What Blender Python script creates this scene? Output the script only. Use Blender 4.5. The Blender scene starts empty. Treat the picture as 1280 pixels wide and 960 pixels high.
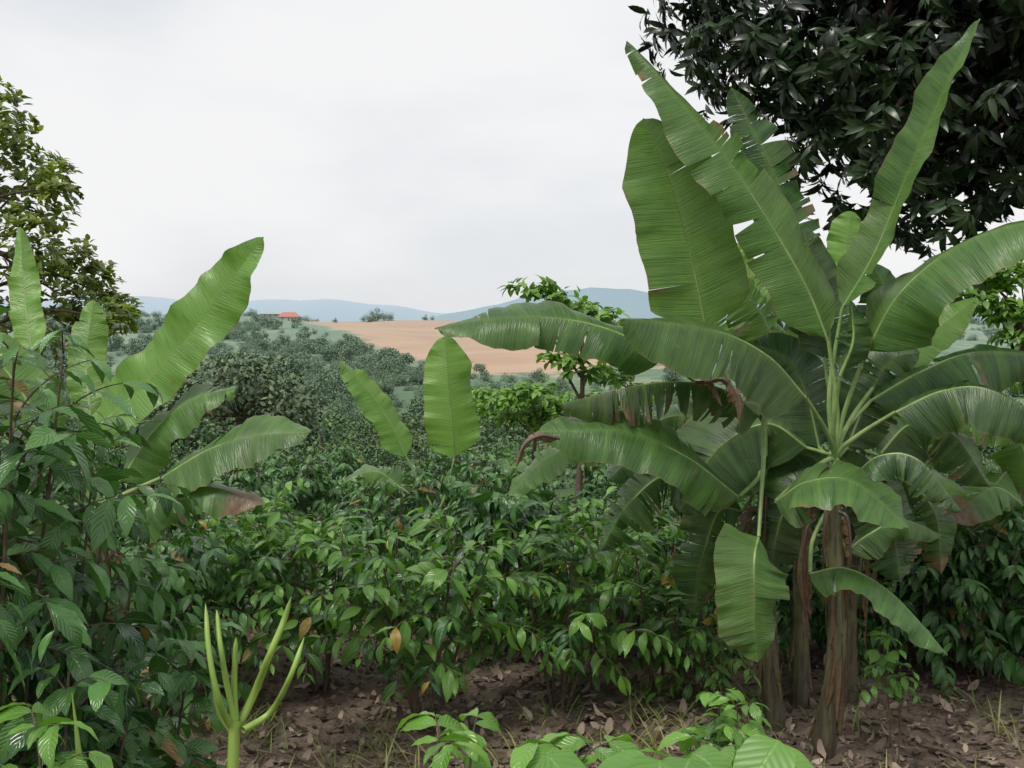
import bpy, math, random
import numpy as np
RNG = np.random.default_rng(11)
CAMH = 2.6

def W(u, v, d):
    """survey point: bearing / elevation read from the photo at a true distance d (metres)"""
    return np.array([(u-640)*d/1400.0, d, CAMH-(v-430)*d/1400.0])

def nrm(a):
    a = np.asarray(a, float)
    return a/np.maximum(np.linalg.norm(a, axis=-1, keepdims=True), 1e-9)

# ------------------------------------------------------------------ mesh builder
class MB:
    def __init__(s):
        s.V=[];s.F=[];s.M=[];s.UV=[];s.T=[];s.D=[];s.n=0
    def add(s, V, F, mat=0, uv=None, tone=0.5, dry=0.0):
        V=np.asarray(V,float).reshape(-1,3); F=np.asarray(F,int).reshape(-1,4)
        k=len(V)
        s.V.append(V); s.F.append(F+s.n); s.n+=k
        s.M.append(np.full(len(F),mat,int))
        s.UV.append(np.zeros((k,2)) if uv is None else np.asarray(uv,float).reshape(-1,2))
        s.T.append(np.broadcast_to(np.asarray(tone,float),(k,)).copy())
        s.D.append(np.broadcast_to(np.asarray(dry,float),(k,)).copy())
    def mesh(s, name, mats):
        V=np.concatenate(s.V);F=np.concatenate(s.F);M=np.concatenate(s.M)
        UV=np.concatenate(s.UV);T=np.concatenate(s.T);D=np.concatenate(s.D)
        me=bpy.data.meshes.new(name)
        me.vertices.add(len(V)); me.vertices.foreach_set('co',V.astype(np.float32).ravel())
        me.loops.add(F.size); me.loops.foreach_set('vertex_index',F.astype(np.int32).ravel())
        me.polygons.add(len(F))
        me.polygons.foreach_set('loop_start',(np.arange(len(F))*4).astype(np.int32))
        me.polygons.foreach_set('loop_total',np.full(len(F),4,np.int32))
        me.polygons.foreach_set('material_index',M.astype(np.int32))
        me.polygons.foreach_set('use_smooth',np.ones(len(F),bool))
        uvl=me.uv_layers.new(name='UVMap')
        uvl.data.foreach_set('uv',UV[F.ravel()].astype(np.float32).ravel())
        a=me.attributes.new('tone','FLOAT','POINT'); a.data.foreach_set('value',T.astype(np.float32))
        a=me.attributes.new('dry','FLOAT','POINT'); a.data.foreach_set('value',D.astype(np.float32))
        for m in mats: me.materials.append(m)
        me.update(calc_edges=True); me.validate()
        return me
    def obj(s, name, mats, loc=(0,0,0), parent=None):
        me=s.mesh(name,mats); return put(me,name,loc,0,1,parent)

def put(me,name,loc=(0,0,0),rot=0,sc=1,parent=None):
    o=bpy.data.objects.new(name,me); bpy.context.scene.collection.objects.link(o)
    o.location=tuple(float(c) for c in loc); o.rotation_euler=(0,0,rot)
    o.scale=(sc,sc,sc) if np.isscalar(sc) else sc
    if parent: o.parent=parent
    return o
def empty(name):
    o=bpy.data.objects.new(name,None); bpy.context.scene.collection.objects.link(o); return o

def gridfaces(a,b):
    i=np.arange(a)[:,None]*(b+1)+np.arange(b)[None,:]
    return np.stack([i,i+1,i+b+2,i+b+1],-1).reshape(-1,4)

def crv(P,n):
    P=np.array(P,float)
    if len(P)==2: P=np.array([P[0],(P[0]+P[1])/2,P[1]])
    Q=np.vstack([2*P[0]-P[1],P,2*P[-1]-P[-2]])
    seg=np.linalg.norm(np.diff(P,axis=0),axis=1); cum=np.r_[0,np.cumsum(seg)]; cum/=cum[-1]
    t=np.linspace(0,1,n); i=np.clip(np.searchsorted(cum,t,side='right')-1,0,len(P)-2)
    f=((t-cum[i])/(cum[i+1]-cum[i]))[:,None]
    a,b,c,d=Q[i],Q[i+1],Q[i+2],Q[i+3]
    return 0.5*((2*b)+(-a+c)*f+(2*a-5*b+4*c-d)*f**2+(-a+3*b-3*c+d)*f**3)

def tube(mb,P,r,sides=6,mat=0,tone=0.5,dry=0.0,rough=0.0,rng=None):
    P=np.asarray(P,float); n=len(P); r=np.broadcast_to(np.asarray(r,float),(n,)) if np.ndim(r) else np.full(n,r)
    T=nrm(np.gradient(P,axis=0)); ref=np.array([0.13,0.97,0.21]) if abs(T[:,1]).mean()<0.8 else np.array([1,0.1,0.])
    A=nrm(np.cross(T,ref)); B=np.cross(T,A)
    th=np.linspace(0,2*np.pi,sides+1)
    rr=r[:,None]*np.ones(sides+1)
    if rough and rng is not None:
        k=1+rough*rng.standard_normal((n,sides)); rr=rr*np.c_[k,k[:,:1]]
    V=P[:,None]+rr[...,None]*(np.cos(th)[None,:,None]*A[:,None]+np.sin(th)[None,:,None]*B[:,None])
    L=np.r_[0,np.cumsum(np.linalg.norm(np.diff(P,axis=0),axis=1))]
    uv=np.stack(np.broadcast_arrays((th/(2*np.pi))[None,:],L[:,None]),-1)
    if np.ndim(dry): dry=np.repeat(dry,sides+1)
    mb.add(V,gridfaces(n-1,sides),mat,uv,tone,dry)

# ------------------------------------------------------------------ small leaf templates
def leaf_tpl(nl,nw,width,droop=0.6,fold=0.25,wave=0.0,wf=9,p=0.85,tip=0.9,petiole=0.0):
    t=np.linspace(0,1,nl+1); s=np.linspace(-1,1,nw+1)
    w=width/2*np.clip(np.sin(np.pi*np.clip(t,0,1)**p),0,1)**tip
    w[0]=width*0.02; w[-1]=0.002
    ang=-droop*t; dy=np.cos(ang); dz=np.sin(ang)
    y=np.r_[0,np.cumsum((dy[1:]+dy[:-1])/2/nl)]; z=np.r_[0,np.cumsum((dz[1:]+dz[:-1])/2/nl)]
    X=s[None]*w[:,None]*math.cos(fold)
    Z=z[:,None]+abs(s)[None]*w[:,None]*math.sin(fold)+wave*np.sin(t*wf*2)[:,None]*abs(s)[None]**2
    Y=y[:,None]+0*X
    V=np.stack([X,Y,Z],-1).reshape(-1,3)
    uv=np.stack(np.broadcast_arrays(s[None],t[:,None]),-1).reshape(-1,2)
    return V,gridfaces(nl,nw),uv

def scatter(mb,tpls,pos,d,up,size,tone,mat=0,dry=0.0,rng=RNG):
    pos=np.asarray(pos,float).reshape(-1,3);d=nrm(np.asarray(d,float).reshape(-1,3));up=np.asarray(up,float).reshape(-1,3)
    size=np.broadcast_to(size,(len(pos),)); tone=np.broadcast_to(tone,(len(pos),)); dry=np.broadcast_to(dry,(len(pos),))
    x=nrm(np.cross(d,up)); z=np.cross(x,d); R=np.stack([x,d,z],-1)
    which=rng.integers(0,len(tpls),len(pos))
    for k,(V,F,uv) in enumerate(tpls):
        m=which==k; c=m.sum()
        if not c: continue
        VV=np.einsum('mij,vj->mvi',R[m],V)*size[m][:,None,None]+pos[m][:,None]
        FF=(F[None]+(np.arange(c)*len(V))[:,None,None]).reshape(-1,4)
        mb.add(VV.reshape(-1,3),FF,mat,np.tile(uv,(c,1)),np.repeat(tone[m],len(V)),np.repeat(dry[m],len(V)))

COF_HI=[leaf_tpl(10,4,0.37,0.9,0.22,0.014,16,p=0.92,tip=1.1),leaf_tpl(10,4,0.34,0.35,0.32,0.018,18,p=0.92,tip=1.15),leaf_tpl(10,4,0.40,1.3,0.15,0.014,14,p=0.92,tip=1.05)]
COF_LO=[leaf_tpl(5,2,0.38,1.0,0.25),leaf_tpl(5,2,0.35,0.5,0.3),leaf_tpl(5,2,0.40,1.4,0.15)]
COF_BR=[leaf_tpl(12,6,0.50,0.8,0.15,0.016,9,p=0.85,tip=0.95),leaf_tpl(12,6,0.46,1.2,0.22,0.018,10,p=0.88,tip=0.95)]
MANGO=[leaf_tpl(4,2,0.27,0.7,0.25),leaf_tpl(4,2,0.25,1.1,0.2)]
OVAL=[leaf_tpl(4,2,0.55,0.4,0.25),leaf_tpl(4,2,0.5,0.8,0.25)]
DIA=[leaf_tpl(2,2,0.7,0.5,0.3)]
LITTER=[leaf_tpl(5,3,0.45,1.2,0.5,0.05,7),leaf_tpl(5,3,0.4,-1.4,0.3,0.06,5),leaf_tpl(5,3,0.5,0.5,-0.5,0.08,6)]
ROUND=[leaf_tpl(14,8,0.72,0.6,0.14,0.012,7,p=0.65,tip=0.6),leaf_tpl(14,8,0.66,1.0,0.05,0.015,8,p=0.62,tip=0.6)]

# ------------------------------------------------------------------ materials
class NT:
    def __init__(s,nt): s.nt=nt
    def n(s,t,**k):
        x=s.nt.nodes.new(t)
        for a,b in k.items(): setattr(x,a,b)
        return x
    def l(s,a,b): s.nt.links.new(a,b)
    def setin(s,sock,v):
        if isinstance(v,bpy.types.NodeSocket): s.l(v,sock)
        else:
            if sock.type=='RGBA' and len(v)==3: v=(*v,1)
            sock.default_value=v
    def m(s,op,a,b=None,c=None,clamp=False):
        x=s.n('ShaderNodeMath',operation=op); x.use_clamp=clamp
        s.setin(x.inputs[0],a)
        if b is not None: s.setin(x.inputs[1],b)
        if c is not None: s.setin(x.inputs[2],c)
        return x.outputs[0]
    def mix(s,f,a,b,bt='MIX'):
        x=s.n('ShaderNodeMix',data_type='RGBA',blend_type=bt)
        s.setin(x.inputs[0],f); s.setin(x.inputs[6],a); s.setin(x.inputs[7],b); return x.outputs[2]
    def noise(s,vec,scale,det=3,rough=0.55):
        x=s.n('ShaderNodeTexNoise'); x.inputs['Scale'].default_value=scale; x.inputs['Detail'].default_value=det; x.inputs['Roughness'].default_value=rough
        if vec is not None: s.l(vec,x.inputs['Vector'])
        return x.outputs[0]
    def ramp(s,f,a,b):
        x=s.n('ShaderNodeMapRange'); s.setin(x.inputs[0],f); x.inputs[1].default_value=a; x.inputs[2].default_value=b
        x.interpolation_type='SMOOTHSTEP'; return x.outputs[0]

def newmat(name):
    m=bpy.data.materials.new(name); m.use_nodes=True; m.node_tree.nodes.clear(); return m,NT(m.node_tree)

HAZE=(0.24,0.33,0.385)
def hazed(t,col,k=720.0):  # aerial haze painted into the base colour, stronger with distance from origin
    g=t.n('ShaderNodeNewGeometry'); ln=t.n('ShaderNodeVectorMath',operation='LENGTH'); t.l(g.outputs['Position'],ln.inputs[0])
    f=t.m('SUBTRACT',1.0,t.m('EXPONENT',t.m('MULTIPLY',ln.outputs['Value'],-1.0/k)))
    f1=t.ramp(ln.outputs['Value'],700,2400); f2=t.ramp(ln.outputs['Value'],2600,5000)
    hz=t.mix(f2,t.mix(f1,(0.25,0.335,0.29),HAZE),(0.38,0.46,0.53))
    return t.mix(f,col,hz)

def leafmat(name,dark,light,trans=0.3,rough=0.42,veins=None,rib=(0.30,0.42,0.13),spec=0.5,far=False,dryc=(0.20,0.13,0.075),vc=0.25):
    m,t=newmat(name)
    at=t.n('ShaderNodeAttribute',attribute_name='tone').outputs['Fac']
    dr=t.n('ShaderNodeAttribute',attribute_name='dry').outputs['Fac']
    geo=t.n('ShaderNodeNewGeometry')
    nz=t.noise(geo.outputs['Position'],6,3)
    f=t.m('ADD',at,t.m('MULTIPLY',t.m('SUBTRACT',nz,0.5),0.6),clamp=True)
    col=t.mix(f,dark,light); h=None
    uv=t.n('ShaderNodeUVMap',uv_map='UVMap'); sx=t.n('ShaderNodeSeparateXYZ'); t.l(uv.outputs[0],sx.inputs[0])
    s=t.m('ABSOLUTE',sx.outputs[0]); tt=sx.outputs[1]
    if veins=='pinnate':
        a=t.m('SUBTRACT',t.m('MULTIPLY',tt,52),t.m('MULTIPLY',s,15))
        v=t.m('ABSOLUTE',t.m('SINE',t.m('MULTIPLY',a,0.5)))
        vein=t.ramp(v,0.22,0.0); mid=t.ramp(s,0.10,0.03)
        col=t.mix(t.m('MULTIPLY',vein,vc),col,rib); col=t.mix(t.m('MULTIPLY',mid,0.6),col,rib)
        h=t.m('ADD',t.m('POWER',v,0.6),t.m('MULTIPLY',mid,-0.6)); hs,hd=0.5,0.004
    elif veins=='banana':
        cb=t.n('ShaderNodeCombineXYZ'); t.l(t.m('MULTIPLY',s,0.012),cb.inputs[0]); t.l(t.m('SUBTRACT',tt,t.m('MULTIPLY',s,0.03)),cb.inputs[1])
        n1=t.noise(cb.outputs[0],60,2,0.7); n2=t.noise(cb.outputs[0],170,1); n3=t.noise(cb.outputs[0],14,1)
        st=t.m('ADD',t.m('MULTIPLY',n1,0.6),t.m('MULTIPLY',n2,0.4))
        k=t.ramp(st,0.40,0.62)
        col=t.mix(t.m('MULTIPLY',k,0.14),col,light)
        col=t.mix(t.m('MULTIPLY',t.ramp(st,0.47,0.36),0.25),col,tuple(c*0.6 for c in dark))
        col=t.mix(t.m('MULTIPLY',t.ramp(n3,0.45,0.7),0.2),col,light)
        col=t.mix(t.m('MULTIPLY',t.ramp(s,0.16,0.0),0.22),col,(0.22,0.34,0.09))
        edge=t.ramp(t.m('ADD',s,t.m('MULTIPLY',t.m('SUBTRACT',nz,0.5),0.12)),0.955,1.0)
        col=t.mix(t.m('MULTIPLY',edge,0.75),col,(0.20,0.14,0.06))
        sp=t.noise(geo.outputs['Position'],14,3,0.6)
        col=t.mix(t.m('MULTIPLY',t.ramp(sp,0.66,0.72),0.6),col,(0.2,0.15,0.06))
        h=st; hs,hd=0.55,0.015
    dn=t.noise(geo.outputs['Position'],30,3)
    dcol=t.mix(dn,tuple(c*0.35 for c in dryc),tuple(min(1,c*1.6) for c in dryc))
    col=t.mix(dr,col,dcol)
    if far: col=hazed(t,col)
    b=t.n('ShaderNodeBsdfPrincipled'); t.l(col,b.inputs['Base Color']); b.inputs['Roughness'].default_value=rough
    b.inputs['Specular IOR Level'].default_value=spec
    if h is not None:
        bp=t.n('ShaderNodeBump'); bp.inputs['Strength'].default_value=hs; bp.inputs['Distance'].default_value=hd
        t.l(h,bp.inputs['Height']); t.l(bp.outputs[0],b.inputs['Normal'])
    out=t.n('ShaderNodeOutputMaterial')
    if trans>0:
        tr=t.n('ShaderNodeBsdfTranslucent'); t.l(t.mix(1.0,col,(1.5,1.7,0.7),'MULTIPLY'),tr.inputs[0])
        mx=t.n('ShaderNodeMixShader'); mx.inputs[0].default_value=trans; t.l(b.outputs[0],mx.inputs[1]); t.l(tr.outputs[0],mx.inputs[2])
        t.l(mx.outputs[0],out.inputs[0])
    else: t.l(b.outputs[0],out.inputs[0])
    return m

def barkmat(name,a,b,scale=(30,30,6),rough=0.85,bump=0.02,far=False):
    m,t=newmat(name)
    g=t.n('ShaderNodeNewGeometry'); mp=t.n('ShaderNodeVectorMath',operation='MULTIPLY'); t.l(g.outputs['Position'],mp.inputs[0]); mp.inputs[1].default_value=scale
    n=t.noise(mp.outputs[0],1.0,5,0.65); n2=t.noise(g.outputs['Position'],5,3)
    f=t.ramp(t.m('ADD',t.m('MULTIPLY',n,0.6),t.m('MULTIPLY',n2,0.4)),0.35,0.65)
    col=t.mix(f,a,b)
    dr=t.n('ShaderNodeAttribute',attribute_name='dry').outputs['Fac']
    col=t.mix(dr,col,t.mix(n,(0.022,0.016,0.012),(0.11,0.078,0.055)))
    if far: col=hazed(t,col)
    p=t.n('ShaderNodeBsdfPrincipled'); t.l(col,p.inputs['Base Color']); p.inputs['Roughness'].default_value=rough
    bp=t.n('ShaderNodeBump'); bp.inputs['Strength'].default_value=0.7; bp.inputs['Distance'].default_value=bump; t.l(n,bp.inputs['Height']); t.l(bp.outputs[0],p.inputs['Normal'])
    o=t.n('ShaderNodeOutputMaterial'); t.l(p.outputs[0],o.inputs[0]); return m

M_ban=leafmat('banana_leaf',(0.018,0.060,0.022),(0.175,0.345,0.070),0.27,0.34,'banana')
M_rib=barkmat('banana_midrib',(0.15,0.26,0.07),(0.27,0.38,0.14),(10,10,10),0.45,0.001)
M_stem=barkmat('banana_pseudostem',(0.045,0.033,0.022),(0.19,0.195,0.085),(42,42,3),0.6,0.02)
M_cof=leafmat('coffee_leaf',(0.014,0.055,0.017),(0.090,0.225,0.050),0.16,0.21,'pinnate',rib=(0.12,0.26,0.07),spec=0.65,dryc=(0.30,0.19,0.06))
M_cofb=leafmat('coffee_leaf_young',(0.022,0.085,0.019),(0.165,0.345,0.052),0.24,0.24,'pinnate',rib=(0.20,0.36,0.09),spec=0.6,dryc=(0.42,0.27,0.06))
M_twig=barkmat('coffee_twig',(0.06,0.045,0.03),(0.17,0.13,0.09),(60,60,20))
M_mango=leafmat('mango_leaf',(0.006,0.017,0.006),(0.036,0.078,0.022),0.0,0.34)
M_bark=barkmat('tree_bark',(0.035,0.027,0.02),(0.13,0.10,0.075),(14,14,4))
M_ltree=leafmat('avocado_leaf',(0.065,0.11,0.025),(0.30,0.36,0.085),0.33,0.4)
M_bright=leafmat('cassava_leaf',(0.08,0.18,0.035),(0.23,0.41,0.07),0.3,0.45)
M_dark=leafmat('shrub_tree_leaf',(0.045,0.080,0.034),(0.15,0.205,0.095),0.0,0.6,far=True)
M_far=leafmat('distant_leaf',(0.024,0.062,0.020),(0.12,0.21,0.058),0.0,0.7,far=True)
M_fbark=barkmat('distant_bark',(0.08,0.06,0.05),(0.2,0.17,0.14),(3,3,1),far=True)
M_cact=barkmat('succulent_stem',(0.19,0.32,0.055),(0.32,0.45,0.10),(12,12,4),0.45,0.002)
M_round=leafmat('broad_leaf',(0.07,0.19,0.04),(0.19,0.37,0.08),0.3,0.4,'pinnate',rib=(0.22,0.40,0.11),vc=0.06)
M_litter=leafmat('dead_leaf',(0.045,0.030,0.022),(0.42,0.33,0.25),0.0,0.8)
M_grass=leafmat('grass_blade',(0.07,0.14,0.025),(0.36,0.34,0.13),0.25,0.55)

# ------------------------------------------------------------------ terrain
PY=[-9000,0,20,60,120,200,350,500,650,800,1000,1500,2000,9000]
PZ=[0,0,0,-3.5,-7,-9,-8,0,10,18.5,13,-5,0,0]
def terrain(x,y):
    x=np.asarray(x,float);y=np.asarray(y,float)
    z=np.interp(y,PY,PZ)
    far=np.clip((np.hypot(x,y)-25)/200,0,1)
    z=z+far*(1.6*np.sin(x/47+1)*np.cos(y/61)+1.0*np.sin(x/19+y/33))+np.clip((y-500)/300,0,1)*np.clip(-x/200,0,1)*3.5*(y<1500)
    z=z+0.05*np.sin(x*1.3+0.5)*np.sin(y*1.1)+0.025*np.sin(x*3.1+y*2.3)
    h1=np.interp(x,[-6000,-1900,-1343,-970,-690,-510,-310,0,1000,5000],[120,165,182,160,176,150,123,100,90,120])*np.exp(-((y-4200)/800)**2)
    h1=h1*(1+0.03*np.sin(x/90)+0.02*np.sin(x/37))
    h2=np.interp(x,[-900,-500,-196,-36,70,160,250,340,600,1000,3000],[0,25,56,92,114,130,122,115,96,80,60])*np.exp(-((y-2500)/450)**2)
    h2=h2*(1+0.02*np.sin(x/31)+0.012*np.sin(x/13))
    return np.maximum(z,np.maximum(h1,h2)*(y>1200)+z*0.0-500*(y<=1200))
rr=np.r_[0.05,np.geomspace(0.6,8000,230)]; na=540
th=np.linspace(0,2*np.pi,na+1)
X=rr[:,None]*np.sin(th)[None];Y=rr[:,None]*np.cos(th)[None]
mb=MB(); mb.add(np.stack([X,Y,terrain(X,Y)],-1),gridfaces(len(rr)-1,na)[:, ::-1],0)
m,t=newmat('ground_soil_and_fields')
g=t.n('ShaderNodeNewGeometry'); pos=g.outputs['Position']; sp=t.n('ShaderNodeSeparateXYZ'); t.l(pos,sp.inputs[0])
n1=t.noise(pos,1.3,6,0.65); n2=t.noise(pos,14,5,0.7); nA=t.noise(pos,0.02,6,0.65); nB=t.noise(pos,0.12,4,0.6)
soil=t.mix(t.ramp(n1,0.35,0.65),(0.14,0.10,0.078),(0.30,0.23,0.18)); soil=t.mix(t.ramp(n2,0.45,0.7),soil,(0.08,0.06,0.048))
veg=t.mix(t.ramp(nA,0.42,0.58),(0.055,0.105,0.033),(0.17,0.23,0.085)); veg=t.mix(t.ramp(nB,0.46,0.58),veg,(0.035,0.08,0.026))
nC=t.noise(pos,0.009,4,0.6); veg=t.mix(t.m('MULTIPLY',t.ramp(nC,0.55,0.62),0.55),veg,(0.28,0.24,0.13))
fld=t.mix(t.ramp(nA,0.35,0.65),(0.42,0.255,0.175),(0.48,0.315,0.225)); fld=t.mix(t.m('MULTIPLY',t.ramp(nB,0.5,0.7),0.22),fld,(0.29,0.235,0.14))
yy=t.m('ADD',sp.outputs[1],t.m('MULTIPLY',t.m('SUBTRACT',nA,0.5),200)); xx=t.m('ADD',sp.outputs[0],t.m('MULTIPLY',t.m('SUBTRACT',nB,0.5),24))
e1=t.ramp(yy,360,375); e2=t.ramp(t.m('ADD',xx,t.m('MULTIPLY',t.m('SUBTRACT',yy,365),0.336)),-14,-6)
e3=t.ramp(sp.outputs[1],1000,980); e4=t.ramp(t.m('SUBTRACT',xx,t.m('MULTIPLY',sp.outputs[1],0.14)),8,0)
mask=t.m('MULTIPLY',t.m('MULTIPLY',e1,e2),t.m('MULTIPLY',e3,e4))
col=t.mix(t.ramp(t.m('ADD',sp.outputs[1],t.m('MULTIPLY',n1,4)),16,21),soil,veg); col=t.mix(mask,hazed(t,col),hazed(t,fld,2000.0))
b=t.n('ShaderNodeBsdfPrincipled'); t.l(col,b.inputs['Base Color']); b.inputs['Roughness'].default_value=0.95; b.inputs['Specular IOR Level'].default_value=0.15
bp=t.n('ShaderNodeBump'); bp.inputs['Distance'].default_value=0.06; t.l(n2,bp.inputs['Height']); t.l(bp.outputs[0],b.inputs['Normal'])
o=t.n('ShaderNodeOutputMaterial'); t.l(b.outputs[0],o.inputs[0])
mb.obj('ground',[m])

# ------------------------------------------------------------------ banana leaf
FC=(0,-1,0.25); UP=(0,-0.35,1.0)
def banana_leaf(mb,ctrl,width,nh=UP,crown=None,fold=0.35,curl=0.6,tears=6,tone=0.5,dry=0.0,rng=RNG,wl=1.0,wr=1.0,wave=0.018,rib=0.011,gap=0.10,pt=0.0):
    C=np.array(ctrl,float); N=70
    P=crv(C,N); T=nrm(np.gradient(P,axis=0)); nh=nrm(np.array(nh,float))
    S=nrm(np.cross(T,nh)); Nn=np.cross(S,T)
    L=np.linalg.norm(np.diff(P,axis=0),axis=1).sum(); tg=np.linspace(0,1,N)
    if crown is not None:
        c=np.array(crown,float); a=C[0]; d=np.linalg.norm(a-c)
        tb=nrm(C[0]-C[1])
        pp=crv([c+[0,0,-0.35],c,(c+a)/2+np.array([0,0,0.02])+tb*d*0.12,a],18)
        tube(mb,pp,np.linspace(0.022,rib,18),7,1,0.5,dry*0.5)
    tube(mb,P-Nn*rib*0.6,np.linspace(rib,0.003,N),6,1,0.5,dry)
    def it(A,t): return np.stack([np.interp(t,tg,A[:,k]) for k in range(3)],-1)
    ta=rng.uniform(0.22,0.36); tb_=rng.uniform(0.5,0.68)
    def prof(t):
        base=np.clip(t/0.10,0,1)**0.6; tipp=np.clip((1-t)/ta,0,1)**tb_
        return base*tipp*(1-0.12*t)
    for b,wm in ((-1,wl),(1,wr)):
        if wm<=0: continue
        # tears come in clumps: some stretches whole, some shredded
        if tears:
            cc=rng.uniform(0.08,0.95,max(1,tears//3)); cuts=np.sort(np.clip(np.r_[cc,rng.choice(cc,tears-len(cc))+rng.normal(0,0.07,tears-len(cc)) if tears>len(cc) else []],0.05,0.97))
            cuts=cuts[np.r_[True,np.diff(cuts)>0.014]]
        else: cuts=np.array([])
        ed=np.r_[0,cuts,1]; ph=rng.uniform(0,6.28)
        for i in range(len(ed)-1):
            t0,t1=ed[i],ed[i+1]; n=max(2,int((t1-t0)*60)+1); M=7
            tt=np.linspace(t0,t1,n)[:,None]; s=np.linspace(0,1,M)[None]
            tc=(t0+t1)/2; gp=gap*rng.uniform(0.0,1.0)**1.5*1.6 if tears else 0
            if t1-t0>0.2: gp*=0.3
            sh=rng.uniform(-0.008,0.008) if tears else 0
            te=np.clip(tc+(tt-tc)*(1-gp*s**1.5)+sh*s**1.2,0,1)
            w=prof(tt)*width/2*wm*(1+0.025*np.sin(tt*23+ph)+0.004*rng.standard_normal((n,1)))*(rng.uniform(0.9,1.03) if tears>5 else 1)
            dth=rng.normal(0,0.13) if tears else 0
            f2=fold+dth; cu=curl+rng.normal(0,0.22 if tears else 0.03)
            ths=f2+cu*s*(0.9+0.4*np.sin(tt*9+ph))
            ds=1.0/(M-1)
            co=np.cumsum(np.cos(ths)*ds,axis=1)-np.cos(ths[:,:1])*ds; si=np.cumsum(np.sin(ths)*ds,axis=1)-np.sin(ths[:,:1])*ds
            Pt=it(P,te.ravel()).reshape(n,M,3);St=nrm(it(S,te.ravel())).reshape(n,M,3);Nt=nrm(it(Nn,te.ravel())).reshape(n,M,3);Tt=nrm(it(T,te.ravel())).reshape(n,M,3)
            wv=wave*(np.sin(tt*19+ph*2)+0.5*np.sin(tt*43+ph)+0.25*np.sin(tt*90+ph*3))*s**1.5*np.minimum(1,w/0.1)
            V=Pt+(b*w*co)[...,None]*St-(w*si)[...,None]*Nt+wv[...,None]*Nt+(0.12*w*s)[...,None]*Tt
            F=gridfaces(n-1,M-1)
            if b<0: F=F[:,::-1]
            uv=np.stack(np.broadcast_arrays(b*s,te*L+10*b+ph),-1)
            dd=np.clip(dry+(rng.uniform(0,0.10) if tears else 0),0,1)*np.ones((n,M))
            if tears and (t1-t0)<0.05 and rng.random()<0.35: dd=np.clip(dd+0.8*np.clip((s-0.45)*2.5,0,1)*np.ones((n,1)),0,1)
            if pt>0: dd=np.clip(dd+np.clip((tt-(1-pt))/0.08,0,1)*np.ones((1,M)),0,1)
            mb.add(V,F,0,uv,tone+rng.normal(0,0.05),dd.ravel())

def pstem(mb,a,b,r,rng=RNG,green=0.0):
    a=np.array(a,float)-[0,0,0.05];b=np.array(b,float)
    P=crv([a,a*0.6+b*0.4+rng.normal(0,0.025,3)*[1,1,0],b],40); tt=np.linspace(0,1,40)
    R=r*(1.25-0.55*tt+0.18*np.exp(-tt*12))
    tube(mb,P,R,16,2,0.5,np.clip(0.75-tt*1.3,0,1),0.05,rng)
    for k in range(10):
        t0=rng.uniform(0.0,0.55); i0=int(t0*39); i1=min(39,i0+int(rng.uniform(8,14)))
        az=rng.uniform(0,6.28); off=np.array([math.cos(az),math.sin(az),0])
        pts=P[i0:i1+1][::-1]+off*R[i0:i1+1][::-1,None]*np.linspace(1.0,1.45,i1-i0+1)[:,None]
        if len(pts)<4: continue
        banana_leaf(mb,[pts[0],pts[len(pts)//2],pts[-1]],r*1.3,off+[0,0,0.02],None,0.5,0.6,0,0.4,1.0,rng,rib=0.004,wave=0.01)

def dead_skirt(mb,c,n,rng,len_=0.9):
    for k in range(n):
        az=rng.uniform(0,6.28); o=np.array([math.cos(az),math.sin(az),0])
        L=len_*rng.uniform(0.5,1.0)
        a=c+o*0.06; pts=[a,a+o*0.08+[0,0,0.02],a+o*0.12+[0,0,-0.3*L],a+o*0.08+[0,0,-L]]
        banana_leaf(mb,pts,rng.uniform(0.05,0.14),o+[0,0,0.1],None,0.9,1.4,8,0.4,1.0,rng,rib=0.006,wave=0.03,gap=0.5)

BM=[M_ban,M_rib,M_stem]
def px(w,d=7.0): return w*d/1400.0

# --- main clump, front stem
r1=np.random.default_rng(3); mb=MB()
cA=W(1045,575,7.0)
pstem(mb,W(1030,950,7.0),W(1043,600,7.0),0.058,r1)
def A(pts,w,nh=UP,crown=cA,**k):
    d=pts[0][2]; banana_leaf(mb,[W(*p) for p in pts],px(w,d),nh,crown,rng=r1,**k)
A([(1035,425,6.95),(1000,345,6.9),(925,225,6.85),(850,130,6.9),(782,55,7.0)],98,(0.3,-1,0.35),fold=0.22,curl=0.4,tears=9,tone=0.36,gap=0.12)
A([(1028,430,7.25),(1005,330,7.3),(965,220,7.35),(912,112,7.4)],92,(0.2,-1,0.1),fold=0.3,curl=0.3,tears=18,tone=0.10,gap=0.35)
A([(1052,385,6.95),(1092,315,6.9),(1132,215,6.85),(1175,115,6.85),(1218,28,6.9)],62,(-0.8,-0.75,0.2),fold=-0.35,curl=-0.2,tears=1,tone=0.34,wr=0.9,wave=0.024)
A([(1082,440,6.9),(1125,365,6.7),(1200,305,6.5),(1290,278,6.3),(1370,300,6.1)],130,(0,-0.7,1),fold=0.2,curl=0.75,tears=3,tone=0.34)
A([(1008,497,6.7),(960,445,6.55),(890,412,6.4),(778,398,6.3)],132,(0,-0.75,0.75),fold=0.25,curl=0.6,tears=2,tone=0.13,gap=0.05)
A([(1040,450,7.2),(1030,380,7.25),(1000,282,7.3)],80,(-0.1,-1,0.1),fold=0.1,curl=0.3,tears=3,tone=0.06)
A([(1050,470,6.8),(1066,425,6.75),(1062,375,6.8)],66,(-0.5,-1,0.2),fold=0.8,curl=0.5,tears=6,tone=0.14)
A([(970,628,6.6),(1010,603,6.4),(1070,603,6.25),(1140,662,6.15)],98,(0.1,-0.8,0.9),fold=0.2,curl=0.6,tears=2,tone=0.28,gap=0.05)
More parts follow.
